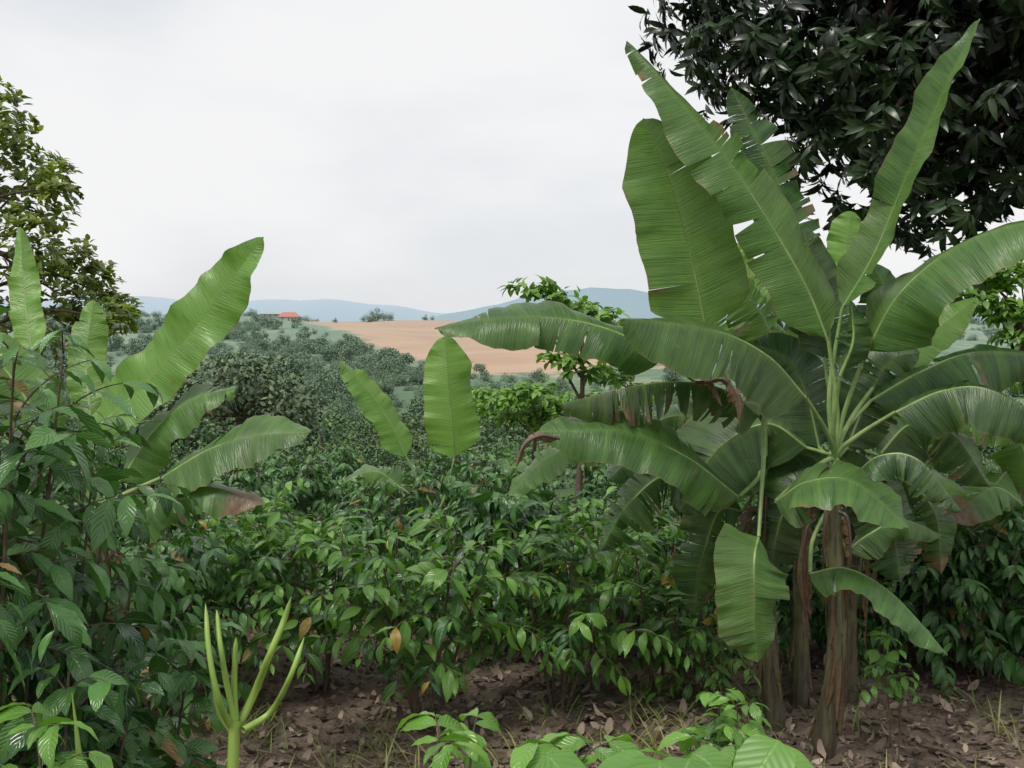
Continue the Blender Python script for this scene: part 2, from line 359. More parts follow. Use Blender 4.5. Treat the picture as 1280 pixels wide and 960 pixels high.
A([(1015,718,6.7),(1060,712,6.5),(1120,745,6.35),(1190,822,6.2)],75,(0.2,-0.6,1),crown=W(1040,640,7.0),fold=0.3,curl=0.6,tears=3,tone=0.22)
A([(1120,515,6.8),(1180,488,6.65),(1240,488,6.5),(1330,540,6.4)],110,(0,-0.7,0.9),fold=0.3,curl=0.7,tears=5,tone=0.10)
A([(1060,690,7.2),(1090,668,7.2),(1130,650,7.2),(1180,670,7.2)],60,(0,-0.5,1),fold=0.35,curl=0.8,tears=3,tone=0.22)
A([(1110,460,7.5),(1160,420,7.7),(1220,372,7.9)],58,(-0.4,-1,0.3),fold=0.1,curl=0.2,tears=1,tone=0.66)
A([(1090,500,7.3),(1150,465,7.3),(1220,440,7.3),(1320,445,7.3)],110,(0,-0.7,0.9),fold=0.3,curl=0.8,tears=5,tone=0.13)
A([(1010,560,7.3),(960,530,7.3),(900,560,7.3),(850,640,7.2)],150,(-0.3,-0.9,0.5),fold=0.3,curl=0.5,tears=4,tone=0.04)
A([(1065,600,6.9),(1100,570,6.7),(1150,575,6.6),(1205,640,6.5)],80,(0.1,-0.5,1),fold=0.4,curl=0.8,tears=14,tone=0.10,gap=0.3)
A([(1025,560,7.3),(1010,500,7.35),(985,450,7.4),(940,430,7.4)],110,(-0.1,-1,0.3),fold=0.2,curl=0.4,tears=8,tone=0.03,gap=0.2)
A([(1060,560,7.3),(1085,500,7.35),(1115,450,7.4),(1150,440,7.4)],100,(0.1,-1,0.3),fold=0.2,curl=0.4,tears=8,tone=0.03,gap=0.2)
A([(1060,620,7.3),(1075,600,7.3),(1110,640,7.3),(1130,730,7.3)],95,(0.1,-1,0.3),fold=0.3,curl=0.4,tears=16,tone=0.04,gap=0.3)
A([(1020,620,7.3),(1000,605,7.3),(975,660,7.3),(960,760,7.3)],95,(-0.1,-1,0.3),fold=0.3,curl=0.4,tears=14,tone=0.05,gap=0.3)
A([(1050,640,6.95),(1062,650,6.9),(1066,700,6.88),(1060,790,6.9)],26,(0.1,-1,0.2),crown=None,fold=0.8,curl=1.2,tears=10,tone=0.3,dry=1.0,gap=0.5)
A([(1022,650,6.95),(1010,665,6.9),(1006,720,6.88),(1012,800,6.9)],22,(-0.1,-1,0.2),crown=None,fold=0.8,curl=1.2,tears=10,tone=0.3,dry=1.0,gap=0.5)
dead_skirt(mb,W(1040,640,7.0),4,r1,0.8)
mb.obj('banana_plant',BM)

# --- second stem of the clump (left leaves)
r1=np.random.default_rng(5); mb=MB(); cB=W(955,560,7.5)
pstem(mb,W(972,912,7.5),W(958,600,7.5),0.055,r1)
A([(882,410,7.3),(868,345,7.25),(840,240,7.2),(803,150,7.2)],124,(-0.1,-1,0.1),crown=cB,fold=-0.12,curl=0.1,tears=2,tone=0.58,gap=0.04,wave=0.012)
A([(830,448,7.0),(770,415,6.9),(700,398,6.85),(620,398,6.8),(543,410,6.8)],92,(0,-0.75,0.9),crown=cB,fold=0.2,curl=0.7,tears=4,tone=0.2)
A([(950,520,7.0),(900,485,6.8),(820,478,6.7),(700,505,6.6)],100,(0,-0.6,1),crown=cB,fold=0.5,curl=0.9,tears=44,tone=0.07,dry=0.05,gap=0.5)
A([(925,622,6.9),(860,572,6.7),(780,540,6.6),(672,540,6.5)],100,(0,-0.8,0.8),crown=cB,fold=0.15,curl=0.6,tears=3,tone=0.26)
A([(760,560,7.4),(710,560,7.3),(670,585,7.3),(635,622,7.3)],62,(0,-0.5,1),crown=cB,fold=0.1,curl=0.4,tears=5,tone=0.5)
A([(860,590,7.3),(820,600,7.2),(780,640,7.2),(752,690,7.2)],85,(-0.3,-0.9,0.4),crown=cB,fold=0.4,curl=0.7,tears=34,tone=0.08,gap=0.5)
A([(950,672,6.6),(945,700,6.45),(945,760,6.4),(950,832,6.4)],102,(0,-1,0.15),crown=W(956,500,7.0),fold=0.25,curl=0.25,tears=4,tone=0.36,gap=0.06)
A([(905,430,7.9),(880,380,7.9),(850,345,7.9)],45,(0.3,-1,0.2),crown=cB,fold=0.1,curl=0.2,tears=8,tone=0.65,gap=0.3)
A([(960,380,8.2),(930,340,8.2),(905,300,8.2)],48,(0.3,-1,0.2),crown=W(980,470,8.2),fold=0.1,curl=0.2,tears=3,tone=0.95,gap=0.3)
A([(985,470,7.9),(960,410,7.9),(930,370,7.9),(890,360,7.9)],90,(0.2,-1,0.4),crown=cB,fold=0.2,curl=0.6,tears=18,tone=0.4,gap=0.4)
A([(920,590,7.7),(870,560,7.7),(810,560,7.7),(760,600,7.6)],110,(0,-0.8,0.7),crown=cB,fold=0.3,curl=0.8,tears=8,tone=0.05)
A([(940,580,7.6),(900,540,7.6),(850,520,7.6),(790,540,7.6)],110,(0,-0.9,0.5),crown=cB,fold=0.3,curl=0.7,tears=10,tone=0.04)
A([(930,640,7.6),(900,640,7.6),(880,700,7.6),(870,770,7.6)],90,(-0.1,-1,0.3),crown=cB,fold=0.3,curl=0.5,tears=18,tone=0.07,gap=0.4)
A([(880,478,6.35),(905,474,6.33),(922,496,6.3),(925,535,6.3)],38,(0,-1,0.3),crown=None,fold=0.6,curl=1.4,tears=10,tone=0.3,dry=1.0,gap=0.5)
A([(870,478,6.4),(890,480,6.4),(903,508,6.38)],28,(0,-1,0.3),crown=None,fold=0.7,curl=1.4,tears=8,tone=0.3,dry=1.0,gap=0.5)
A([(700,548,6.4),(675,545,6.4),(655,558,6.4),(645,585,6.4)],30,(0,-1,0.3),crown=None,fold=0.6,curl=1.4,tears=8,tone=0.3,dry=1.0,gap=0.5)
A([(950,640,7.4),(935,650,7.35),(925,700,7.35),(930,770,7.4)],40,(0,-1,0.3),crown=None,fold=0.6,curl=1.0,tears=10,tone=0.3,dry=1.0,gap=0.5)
dead_skirt(mb,W(958,620,7.5),5,r1,0.9)
mb.obj('banana_plant',BM)

# --- stems behind
r1=np.random.default_rng(8); mb=MB(); cC=W(1075,560,8.2)
pstem(mb,W(1062,880,8.1),cC,0.07,r1)
pstem(mb,W(1003,885,8.0),W(1000,640,8.0),0.055,r1)
A([(1055,350,8.2),(1056,315,8.25),(1062,265,8.3)],52,(0,-1,0.1),crown=cC,fold=0.05,curl=0.2,tears=0,tone=0.9)
A([(1100,430,8.2),(1130,380,8.3),(1190,340,8.4),(1260,350,8.4)],100,(0,-0.6,0.8),crown=cC,fold=0.3,curl=0.7,tears=10,tone=0.18)
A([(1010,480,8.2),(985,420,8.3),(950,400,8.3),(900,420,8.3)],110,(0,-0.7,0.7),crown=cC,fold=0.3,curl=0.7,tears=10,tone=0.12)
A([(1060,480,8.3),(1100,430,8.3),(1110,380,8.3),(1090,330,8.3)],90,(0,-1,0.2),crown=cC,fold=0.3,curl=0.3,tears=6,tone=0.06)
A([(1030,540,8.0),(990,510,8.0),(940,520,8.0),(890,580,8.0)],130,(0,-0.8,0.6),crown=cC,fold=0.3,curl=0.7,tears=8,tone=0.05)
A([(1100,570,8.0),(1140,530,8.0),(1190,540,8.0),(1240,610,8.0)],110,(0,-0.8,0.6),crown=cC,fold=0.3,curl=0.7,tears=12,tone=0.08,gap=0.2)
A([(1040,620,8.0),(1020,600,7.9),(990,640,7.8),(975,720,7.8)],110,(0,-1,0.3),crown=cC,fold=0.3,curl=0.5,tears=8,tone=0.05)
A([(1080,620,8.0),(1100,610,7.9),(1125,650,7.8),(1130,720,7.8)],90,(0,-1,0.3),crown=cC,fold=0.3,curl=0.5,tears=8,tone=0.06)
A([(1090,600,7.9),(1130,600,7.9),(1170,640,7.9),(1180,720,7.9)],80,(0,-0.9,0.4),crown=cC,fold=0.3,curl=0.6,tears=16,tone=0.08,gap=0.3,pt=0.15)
dead_skirt(mb,W(1070,640,8.2),5,r1,1.1)
mb.obj('banana_plant',BM)

# --- right background bananas
r1=np.random.default_rng(9); mb=MB(); cD=W(1280,600,9.6)
pstem(mb,W(1300,809,9.6),cD,0.07,r1)
A([(1240,590,8.9),(1200,560,8.8),(1160,560,8.7),(1120,600,8.6)],70,(0,-0.7,0.8),crown=cD,fold=0.3,curl=0.7,tears=8,tone=0.5)
A([(1260,590,8.9),(1230,620,8.8),(1195,610,8.7),(1140,580,8.6)],80,(0,-0.7,0.8),crown=cD,fold=0.2,curl=0.4,tears=6,tone=0.6)
A([(1255,560,9),(1245,530,9),(1235,540,9)],40,(0,-1,0.3),crown=cD,fold=0.3,curl=0.7,tears=2,tone=0.9)
A([(1290,640,8.7),(1250,610,8.5),(1210,630,8.4),(1175,650,8.4)],70,(0,-0.7,0.8),crown=cD,fold=0.3,curl=0.6,tears=8,tone=0.3,pt=0.3)
A([(1300,560,8.9),(1330,500,8.8),(1380,470,8.7)],90,(0,-0.7,0.8),crown=cD,fold=0.3,curl=0.7,tears=6,tone=0.5)
A([(1300,620,8.9),(1270,540,8.8),(1220,520,8.7),(1150,545,8.7)],80,(0,-0.7,0.8),crown=cD,fold=0.3,curl=0.7,tears=12,tone=0.55)
A([(1290,650,9),(1250,650,8.8),(1200,680,8.7),(1170,740,8.7)],80,(0,-0.9,0.5),crown=cD,fold=0.3,curl=0.7,tears=16,tone=0.12,gap=0.4)
dead_skirt(mb,W(1285,640,9.6),4,r1,0.9)
mb.obj('banana_plant',BM)

# --- left banana
r1=np.random.default_rng(12); mb=MB(); cL=W(120,640,6.6)
pstem(mb,W(105,981,6.6),cL,0.075,r1)
A([(108,545,6.5),(170,490,6.4),(235,420,6.3),(288,352,6.25),(330,297,6.2)],80,(0.3,-0.8,0.6),crown=cL,fold=-0.12,curl=0.2,tears=0,tone=0.88,gap=0.05,wave=0.032)
A([(150,600,6.5),(190,540,6.4),(240,500,6.3),(296,484,6.2)],78,(0.1,-0.7,0.9),crown=cL,fold=0.1,curl=0.5,tears=4,tone=0.42)
A([(200,598,6.3),(260,562,6.1),(320,545,6.0),(388,540,5.9)],86,(0.0,-0.8,0.8),crown=cL,fold=0.15,curl=0.5,tears=2,tone=0.33)
A([(160,655,6.4),(210,620,6.2),(265,610,6.1),(328,632,6.0)],78,(0.0,-0.8,0.8),crown=cL,fold=0.2,curl=0.7,tears=10,tone=0.3,pt=0.24,gap=0.3)
A([(112,520,6.9),(108,450,7.0),(118,375,7.1)],52,(0.2,-1,0.1),crown=cL,fold=0.2,curl=0.3,tears=2,tone=0.75)
A([(40,440,6.9),(32,370,7.0),(28,284,7.1)],42,(0.2,-1,0.1),crown=cL,fold=0.1,curl=0.3,tears=1,tone=0.95)
A([(60,560,6.6),(20,480,6.6),(-40,420,6.6),(-110,430,6.6)],100,(0,-0.7,0.8),crown=cL,fold=0.3,curl=0.5,tears=6,tone=0.5)
A([(90,640,6.3),(40,620,6.2),(-20,650,6.1)],90,(0,-0.7,0.8),crown=cL,fold=0.3,curl=0.5,tears=6,tone=0.4)
dead_skirt(mb,W(120,700,6.6),6,r1,0.9)
mb.obj('banana_plant',BM)

# --- middle banana behind coffee
r1=np.random.default_rng(14); mb=MB(); cM=W(545,650,12.0)
pstem(mb,W(540,733,12.0),cM,0.1,r1)
A([(568,572,11.9),(564,520,11.85),(560,470,11.85),(556,420,11.9)],72,(0.05,-1,0.1),crown=cM,fold=0.12,curl=0.15,tears=1,tone=1.1,gap=0.03,wave=0.02)
A([(508,572,12),(488,530,12),(460,490,12),(424,450,12)],48,(0.9,-0.8,0.6),crown=cM,fold=0.1,curl=0.2,tears=3,tone=0.9)
A([(500,610,12),(470,590,12),(430,600,12)],70,(0,-0.7,0.8),crown=cM,fold=0.3,curl=0.5,tears=6,tone=0.5)
A([(600,610,12),(640,585,12),(690,605,12)],70,(0,-0.7,0.8),crown=cM,fold=0.3,curl=0.5,tears=6,tone=0.5)
mb.obj('banana_plant',BM)

# ------------------------------------------------------------------ coffee shrubs
def coffee_mesh(name,h,r,stems,seed,leaf=0.15,tpl=None,z0=0.2,node=0.10,mat=M_cof,tone=(0.2,0.7),spread=0.25,young=0.12,step=0.065,skip=0.12,lift=0.0,dryf=0.008,hang=0.85):
    rng=np.random.default_rng(seed); mb=MB(); P=[];D=[];U=[];S=[];T=[];DR=[]
    for k in range(stems):
        az=k*2.4+rng.uniform(0,1); o=np.array([math.cos(az),math.sin(az),0])
        hh=h*rng.uniform(0.72,1.0); sp_=spread*rng.uniform(0.4,1.2)
        st=crv([o*0.04+[0,0,-0.05],o*(0.05+0.4*sp_)+[0,0,hh*0.4],o*(0.05+sp_)+[0,0,hh*0.97]],30)
        tube(mb,st,np.linspace(0.016,0.004,30),6,1)
        zz=z0+rng.uniform(0,node); a0=rng.uniform(0,3.14); q=0; vig=rng.uniform(-0.15,0.15)
        while zz<hh:
            c=np.array([np.interp(zz,st[:,2],st[:,j]) for j in range(3)]); tz=zz/hh
            q+=1; base=a0+(q%2)*1.57+q*0.35
            for sg in (0,math.pi):
                if rng.random()<skip: continue
                a=base+sg+rng.normal(0,0.3)
                L=r*(0.25+0.75*np.clip(1-tz**2.2,0,1))*rng.uniform(0.5,1.2)
                e=0.35+0.7*tz+lift+rng.normal(0,0.15); dr=(1.3-0.4*tz)*rng.uniform(0.7,1.3)
                n=12; u=np.linspace(0,1,n); el=e-dr*u
                st_=L/(n-1); hx=np.cumsum(np.cos(el))*st_; hz=np.cumsum(np.sin(el))*st_
                hd=np.array([math.cos(a),math.sin(a),0]); bp_=c+hx[:,None]*hd+hz[:,None]*np.array([0,0,1.])
                tube(mb,bp_,np.linspace(0.004,0.0018,n),4,1)
                nl=max(2,int(L*0.85/step)); bt=rng.normal(0,0.17)
                for j in range(nl+1):
                    uu=0.15+0.85*j/nl; p=np.array([np.interp(uu,u,bp_[:,i]) for i in range(3)])
                    ee=e-dr*uu; bd=hd*math.cos(ee)+np.array([0,0,math.sin(ee)]); sd=np.cross(bd,[0,0,1]); sd/=np.linalg.norm(sd)+1e-6
                    for sgn in (-1,1):
                        if rng.random()<0.10: continue
                        f=0.35+0.5*uu+rng.normal(0,0.2)
                        d=sgn*sd*0.9+bd*f+np.array([0,0,-rng.uniform(-0.15,hang)])+rng.normal(0,0.12,3)
                        P.append(p);D.append(d);U.append(np.array([0,0,1.])+rng.normal(0,0.32,3))
                        young_=uu>0.88 or tz>0.9
                        S.append(leaf*rng.uniform(0.6,1.25)*(0.7 if young_ else 1))
                        T.append(rng.uniform(*tone)+bt+vig+(0.3 if young_ and rng.random()<0.6 else 0)+(0.5 if rng.random()<young*0.2 else 0)); DR.append(0.9 if rng.random()<dryf*(3 if tz<0.4 else 1) else 0)
            zz+=node*rng.uniform(0.8,1.3)
    scatter(mb,tpl or COF_LO,P,D,U,np.array(S),np.array(T),0,np.array(DR),rng)
    return mb.mesh(name,[mat,M_twig])

def gp(u,d):
    x=(u-640)*d/1400.0; return np.array([x,d,float(terrain(x,d))])
cA1=coffee_mesh('coffee_a',1.62,0.80,4,21,0.185,node=0.11,hang=1.2); cA2=coffee_mesh('coffee_b',1.5,0.85,4,22,0.185,tone=(0.15,0.65),node=0.11,hang=1.2); cA3=coffee_mesh('coffee_c',1.7,0.74,4,23,0.185,tone=(0.2,0.9),node=0.11,hang=1.2)
h1=coffee_mesh('coffee_h1',1.50,0.78,6,31,0.19,COF_HI,z0=0.38,mat=M_cofb,tone=(0.05,0.8),spread=0.50,step=0.08,node=0.12,lift=0.15,skip=0.18)
h2=coffee_mesh('coffee_h2',1.42,0.78,5,32,0.19,COF_HI,z0=0.36,mat=M_cofb,tone=(0.05,0.7),spread=0.42,step=0.08,node=0.12,lift=0.1,skip=0.18)
h3=coffee_mesh('coffee_h3',1.1,0.6,4,33,0.17,COF_HI,mat=M_cofb,tone=(0.1,0.75),spread=0.3,step=0.08,node=0.115,skip=0.2,dryf=0.02)
hN=coffee_mesh('coffee_near',2.75,0.92,5,34,0.20,COF_HI,z0=0.9,mat=M_cof,tone=(0.1,0.95),spread=0.5,step=0.09,node=0.13,skip=0.18,hang=1.1)
h4=coffee_mesh('coffee_h4',1.5,0.5,3,35,0.20,COF_BR,z0=0.5,mat=M_cof,tone=(0.2,0.95),spread=0.25,step=0.13,node=0.14,skip=0.22)
for me,u,d,ro,sc in [(h1,530,7.5,0.3,1.0),(h2,700,7.8,1.9,0.98),(h2,400,8.3,4.0,0.97),(h3,825,8.2,0.7,1.1),(h3,890,7.9,2.5,0.8),(h1,280,8.7,2.0,0.97),
        (cA2,205,7.9,1.0,0.9),(cA1,610,9.2,5.0,1.02),(h1,760,9.2,2.6,0.98),(cA1,960,9.1,1.0,0.85),(cA3,1060,9.3,2.0,0.85),(cA1,1150,8.9,4.0,0.88),(cA2,1235,8.7,0.4,0.92),(cA3,1190,9.7,3.0,0.9),(cA1,1320,8.8,2.0,0.9),
        (h4,45,4.1,0.2,1.0),(h4,165,4.6,1.9,0.92),(h4,120,5.6,3.9,1.0),(h4,-60,4.4,2.9,1.1)]:
    put(me,'coffee_shrub',gp(u,d),ro,sc)
rs=np.random.default_rng(40)
for row,(d,sp_,sc) in enumerate([(10.3,1.3,1.0),(12.0,1.25,0.90),(13.6,1.25,0.80),(15.3,1.3,0.71),(17.2,1.35,0.62)]):
    x=-9-row
    while x<11+row:
        if not(abs(x)>8.5 and d<10.5):
            s=sc*rs.uniform(0.80,1.08)*(0.9 if x>2.6 else 1)
            dd=d+rs.uniform(-0.2,0.2)
            put([cA1,cA2,cA3][rs.integers(0,3)],'coffee_shrub',(x,dd,float(terrain(x,dd))),rs.uniform(0,6.28),s)
        x+=sp_*rs.uniform(0.8,1.15)
# near-left tall coffee
put(hN,'coffee_shrub',gp(-40,4.3),0.4,0.98)
put(hN,'coffee_shrub',gp(50,5.2),2.4,0.84)
# low bright seedlings at the bottom
s1=coffee_mesh('coffee_seedling',1.45,0.42,2,51,0.19,COF_BR,z0=0.8,mat=M_cofb,tone=(0.35,1.0),spread=0.12,step=0.13,node=0.12)
for u,d,ro,sc in [(620,3.4,0.5,0.99),(700,3.3,2.0,1.02),(790,3.4,1.2,1.0),(530,3.7,3.0,0.93),(1130,6.8,0.3,0.6),(110,3.6,1.0,0.99),(885,5.4,2.2,0.66),(940,5.2,1.1,0.68),(860,3.6,4.1,0.92)]:
    put(s1,'coffee_shrub',gp(u,d),ro,sc)

# ------------------------------------------------------------------ trees with leaf clumps
def limb(mb,a,b,r0,r1_,rng,mat=1,n=14,wob=0.08):
    a=np.array(a,float);b=np.array(b,float);L=np.linalg.norm(b-a)
    m1=a*0.65+b*0.35+rng.normal(0,wob*L,3)+[0,0,0.06*L]; m2=a*0.3+b*0.7+rng.normal(0,wob*L,3)
    P=crv([a,m1,m2,b],n); tube(mb,P,np.linspace(r0,r1_,n),8,mat); return P
def rosettes(mb,C,out,nl,leaf,tpl,rng,tone,droop=0.5,mat=0):
    k=len(C); az=rng.uniform(0,6.28,(k,nl))+np.arange(nl)*2.4
    out=nrm(out); ref=nrm(np.cross(out,np.array([0.3,0.2,0.9]))); r2=np.cross(out,ref)
    d=np.cos(az)[...,None]*ref[:,None]+np.sin(az)[...,None]*r2[:,None]+out[:,None]*rng.uniform(0.1,0.9,(k,nl,1))
    d[...,2]-=droop*rng.uniform(0.2,1.4,(k,nl))
    up=out[:,None]+0*d+rng.normal(0,0.2,d.shape)+[0,0,0.5]
    pos=C[:,None]+rng.normal(0,0.02,d.shape)
    scatter(mb,tpl,pos.reshape(-1,3),d.reshape(-1,3),up.reshape(-1,3),leaf*rng.uniform(0.7,1.15,k*nl),np.repeat(np.clip(tone+rng.normal(0,0.2,k),0,1),nl)+rng.normal(0,0.06,k*nl),mat,0.0,rng)
def inball(n,rng,lo=0.0):
    v=nrm(rng.normal(0,1,(n,3))); return v*rng.uniform(lo**3,1,(n,1))**(1/3)

# mango, upper right
rg=np.random.default_rng(60); mb=MB()
c0=np.array([5.0,10.0,6.95]); tr=np.array([5.6,10.6,0.0])
tube(mb,crv([tr-[0,0,.1],tr+[0.1,0,1.5],tr+[0,0,3.0],c0+[0,0.3,-1]],24),np.linspace(0.36,0.22,24),14,1,rough=0.04,rng=rg)
v=nrm(rg.normal(0,1,(150,3))); v=v[v[:,2]>-0.97]
cl=c0+v*rg.uniform(2.5,3.15,(len(v),1))
extra=np.array([W(880,30,9.3),W(925,75,9.4),W(960,120,9.5),W(1000,160,9.6),W(1080,215,9.5),W(1180,255,9.4),W(1260,235,9.4),W(900,10,10.0),W(1120,240,10.2),W(940,20,9.6),W(1000,80,9.3),W(1060,140,9.3)])
cl=np.vstack([cl,extra])
for c in cl[::3]: limb(mb,c0+(c-c0)*0.1+[0,0,-0.6],c,0.07,0.012,rg)
for c in cl:
    n=30; b=inball(n,rg,0.5); R=rg.uniform(0.5,0.72)
    rosettes(mb,c+b*R*[1,1,0.8],b+nrm(c-c0)*0.6,11,0.20,MANGO,rg,0.4+rg.normal(0,0.15),0.7)
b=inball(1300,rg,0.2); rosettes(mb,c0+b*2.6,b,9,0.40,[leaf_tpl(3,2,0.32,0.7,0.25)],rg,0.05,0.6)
mb.obj('mango_tree',[M_mango,M_bark])

# left tree
rg=np.random.default_rng(61); mb=MB(); tb=gp(-260,14.0)
top=W(-190,240,14); tube(mb,crv([tb-[0,0,.1],tb+[0.1,0,1.5],top],20),np.linspace(0.24,0.10,20),12,1,rough=0.04,rng=rg)
CL=[(0,140,34),(20,180,34),(50,215,32),(75,235,26),(15,240,40),(60,270,34),(100,330,30),(125,350,24),(150,385,22),(80,370,36),(30,310,48),(110,395,30),(-40,130,50),(-60,210,60),(-50,300,60),(-90,90,50),(-110,360,60),(0,370,50),(-160,140,70),(-190,260,80),(-150,30,60),(-240,80,80),(-280,200,80),(-240,320,80),(40,420,40),(145,400,22),(60,330,30)]
for (u,v,rp) in CL:
    c=W(u,v,14+rg.uniform(-1,1)); R=rp*0.01*1.15
    limb(mb,top+[0,0,rg.uniform(-1.6,0.2)],c,0.045,0.01,rg)
    n=int(26+R*R*95); b=inball(n,rg,0.2); P=c+b*R
    rosettes(mb,P,nrm(P-c)+[0.2,0,1.2],8,0.125,OVAL,rg,0.5+rg.normal(0,0.12),-0.25)
mb.obj('avocado_tree',[M_ltree,M_bark])

def sapling(name,clumps,base,leaf,mat,rg,n=26,R=0.25,droop=0.3):
    mb=MB(); top=np.mean(clumps,axis=0); tube(mb,crv([base-[0,0,.05],base*0.5+top*0.5+[0.05,0,0],top],14),np.linspace(0.05,0.02,14),8,1)
    for c in clumps:
        limb(mb,top+(base-top)*rg.uniform(0,0.3),c,0.018,0.005,rg)
        b=inball(n,rg,0.1); rosettes(mb,c+b*R*[1.3,1,0.35],b+[0,0,0.8],7,leaf,OVAL,rg,0.5,droop)
    mb.obj(name,[mat,M_twig])
rg=np.random.default_rng(62)
sapling('cassava_plant',[W(690,372,13),W(665,360,13),W(725,385,13.2),W(750,395,13),W(700,450,13),W(735,465,13),W(680,390,13),W(770,470,13.3),W(800,490,13.5),W(760,410,13)],gp(715,13),0.13,M_bright,rg,15,0.24)
sapling('cassava_plant',[W(u,v,16+rg.uniform(-1,1)) for u,v in [(610,495),(640,500),(670,490),(700,510),(625,515),(730,500),(660,520),(590,515),(760,500),(690,530),(720,535)]],gp(650,16),0.13,M_bright,rg,30,0.3)
sapling('lemon_tree',[W(u,v,8.4) for u,v in [(1240,340),(1275,350),(1260,390),(1225,375),(1285,420),(1262,450),(1300,330),(1310,400),(1275,470)]],gp(1330,8.6),0.085,M_bright,rg,30,0.2)

# dark round tree mid-left
rg=np.random.default_rng(63); mb=MB(); D0=36.0; cc=W(300,520,D0)
tb=gp(300,D0); tube(mb,crv([tb-[0,0,.2],cc],8),np.linspace(0.25,0.12,8),8,1)
for (u,v,rp) in [(230,500,36),(265,485,34),(300,475,32),(335,482,34),(365,505,34),(385,530,26),(300,510,50),(250,530,44),(345,530,46),(200,520,34),(300,550,60),(220,560,44),(380,560,40),(180,540,30)]:
    c=W(u,v,D0+rg.uniform(-1.5,1.5)); R=rp*D0/1400*1.05; limb(mb,cc,c,0.06,0.02,rg)
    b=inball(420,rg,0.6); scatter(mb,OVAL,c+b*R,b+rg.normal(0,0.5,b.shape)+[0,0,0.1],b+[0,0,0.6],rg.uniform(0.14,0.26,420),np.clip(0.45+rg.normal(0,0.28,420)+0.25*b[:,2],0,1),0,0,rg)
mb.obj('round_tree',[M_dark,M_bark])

# distant trees: variants instanced under one parent
def far_tree(seed,h,wd,nc=11,lo=0.3):
    rg=np.random.default_rng(seed); mb=MB(); tube(mb,[[0,0,-0.5],[0,0,h*0.3],[0.1,0,h*0.6]],np.array([0.03,0.025,0.015])*h,5,1)
    for k in range(nc):
        a=rg.uniform(0,6.28); q=rg.uniform(0.1,0.8); c=np.array([math.cos(a)*wd*q/2,math.sin(a)*wd*q/2,h*rg.uniform(lo,0.8)]); R=wd*rg.uniform(0.14,0.24)
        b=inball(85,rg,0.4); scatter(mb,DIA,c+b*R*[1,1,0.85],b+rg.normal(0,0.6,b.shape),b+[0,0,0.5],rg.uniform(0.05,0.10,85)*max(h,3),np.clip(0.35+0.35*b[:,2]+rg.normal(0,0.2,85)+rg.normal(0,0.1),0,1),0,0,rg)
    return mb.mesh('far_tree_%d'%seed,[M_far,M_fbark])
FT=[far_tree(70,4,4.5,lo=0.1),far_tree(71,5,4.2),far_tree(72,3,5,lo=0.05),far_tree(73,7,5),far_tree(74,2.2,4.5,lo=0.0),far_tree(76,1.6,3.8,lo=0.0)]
par=empty('distant_trees'); rg=np.random.default_rng(75)
def ft(x,y,k=None,s=1.0):
    put(FT[rg.integers(0,6) if k is None else k],'tree',(x,y,float(terrain(x,y))-0.2*s),rg.uniform(0,6.28),s,par)
def infield(x,y): return y>325 and x>-24-0.336*(y-365) and x<0.13*y
for c in range(300):
    y0=math.exp(rg.uniform(math.log(40),math.log(720))); x0=rg.uniform(-0.58,0.58)*y0
    rad=rg.uniform(0.03,0.10)*y0+2; k0=[0,2,4,5,2,4,1][rg.integers(0,7)]
    for j in range(rg.integers(4,13)):
        x=x0+rg.normal(0,rad*1.8); y=y0+rg.normal(0,rad*0.8)
        if y<38 or infield(x,y): continue
        s=rg.uniform(0.5,1.0)*(0.75 if y<120 else 1.1 if y<300 else 1.25)
        if y<110: s=min(s,0.6)
        ft(x,y,k0 if rg.random()<0.5 else [4,5,0][rg.integers(0,3)],s)
# thickets and hedgerows on the far green slope
for c in range(95):
    y0=rg.uniform(220,800); x0=rg.uniform(-0.45,-0.06)*y0 if rg.random()<0.8 else rg.uniform(0.16,0.5)*y0
    L=rg.uniform(10,50); a=rg.normal(0,0.35)
    for j in range(int(L/2.2)):
        q=rg.uniform(-L,L); x=x0+q*math.cos(a)+rg.normal(0,3); y=y0+q*math.sin(a)+rg.normal(0,4)
        if infield(x,y): continue
        ft(x,y,[0,2,4,2,0,1][rg.integers(0,6)],rg.uniform(0.8,1.9))
# low scrub just past the last coffee row
for i in range(170):
    y=rg.uniform(19,40); x=rg.uniform(-0.62,0.62)*y
    ft(x,y,[2,4,5,0][rg.integers(0,4)],rg.uniform(0.22,0.34)*(1 if y<28 else 1.3))
for u in np.arange(120,400,6): ft((u-640)*810/1400,810+rg.uniform(-20,20),[4,5][int(u)%2],rg.uniform(0.9,2.2))
for u,s in [(455,1.6),(464,2.2),(472,2.8),(481,2.6),(489,2.0),(300,2.4),(289,2.0),(312,1.8),(420,1.0),(530,1.2),(540,1.0)]: ft((u-640)*800/1400,800+rg.uniform(-8,8),[0,2][int(u)%2],s)
for u,y,s in [(492,400,1.3),(489,396,1.0),(436,520,1.2)]: ft((u-640)*y/1400,y,3,s)

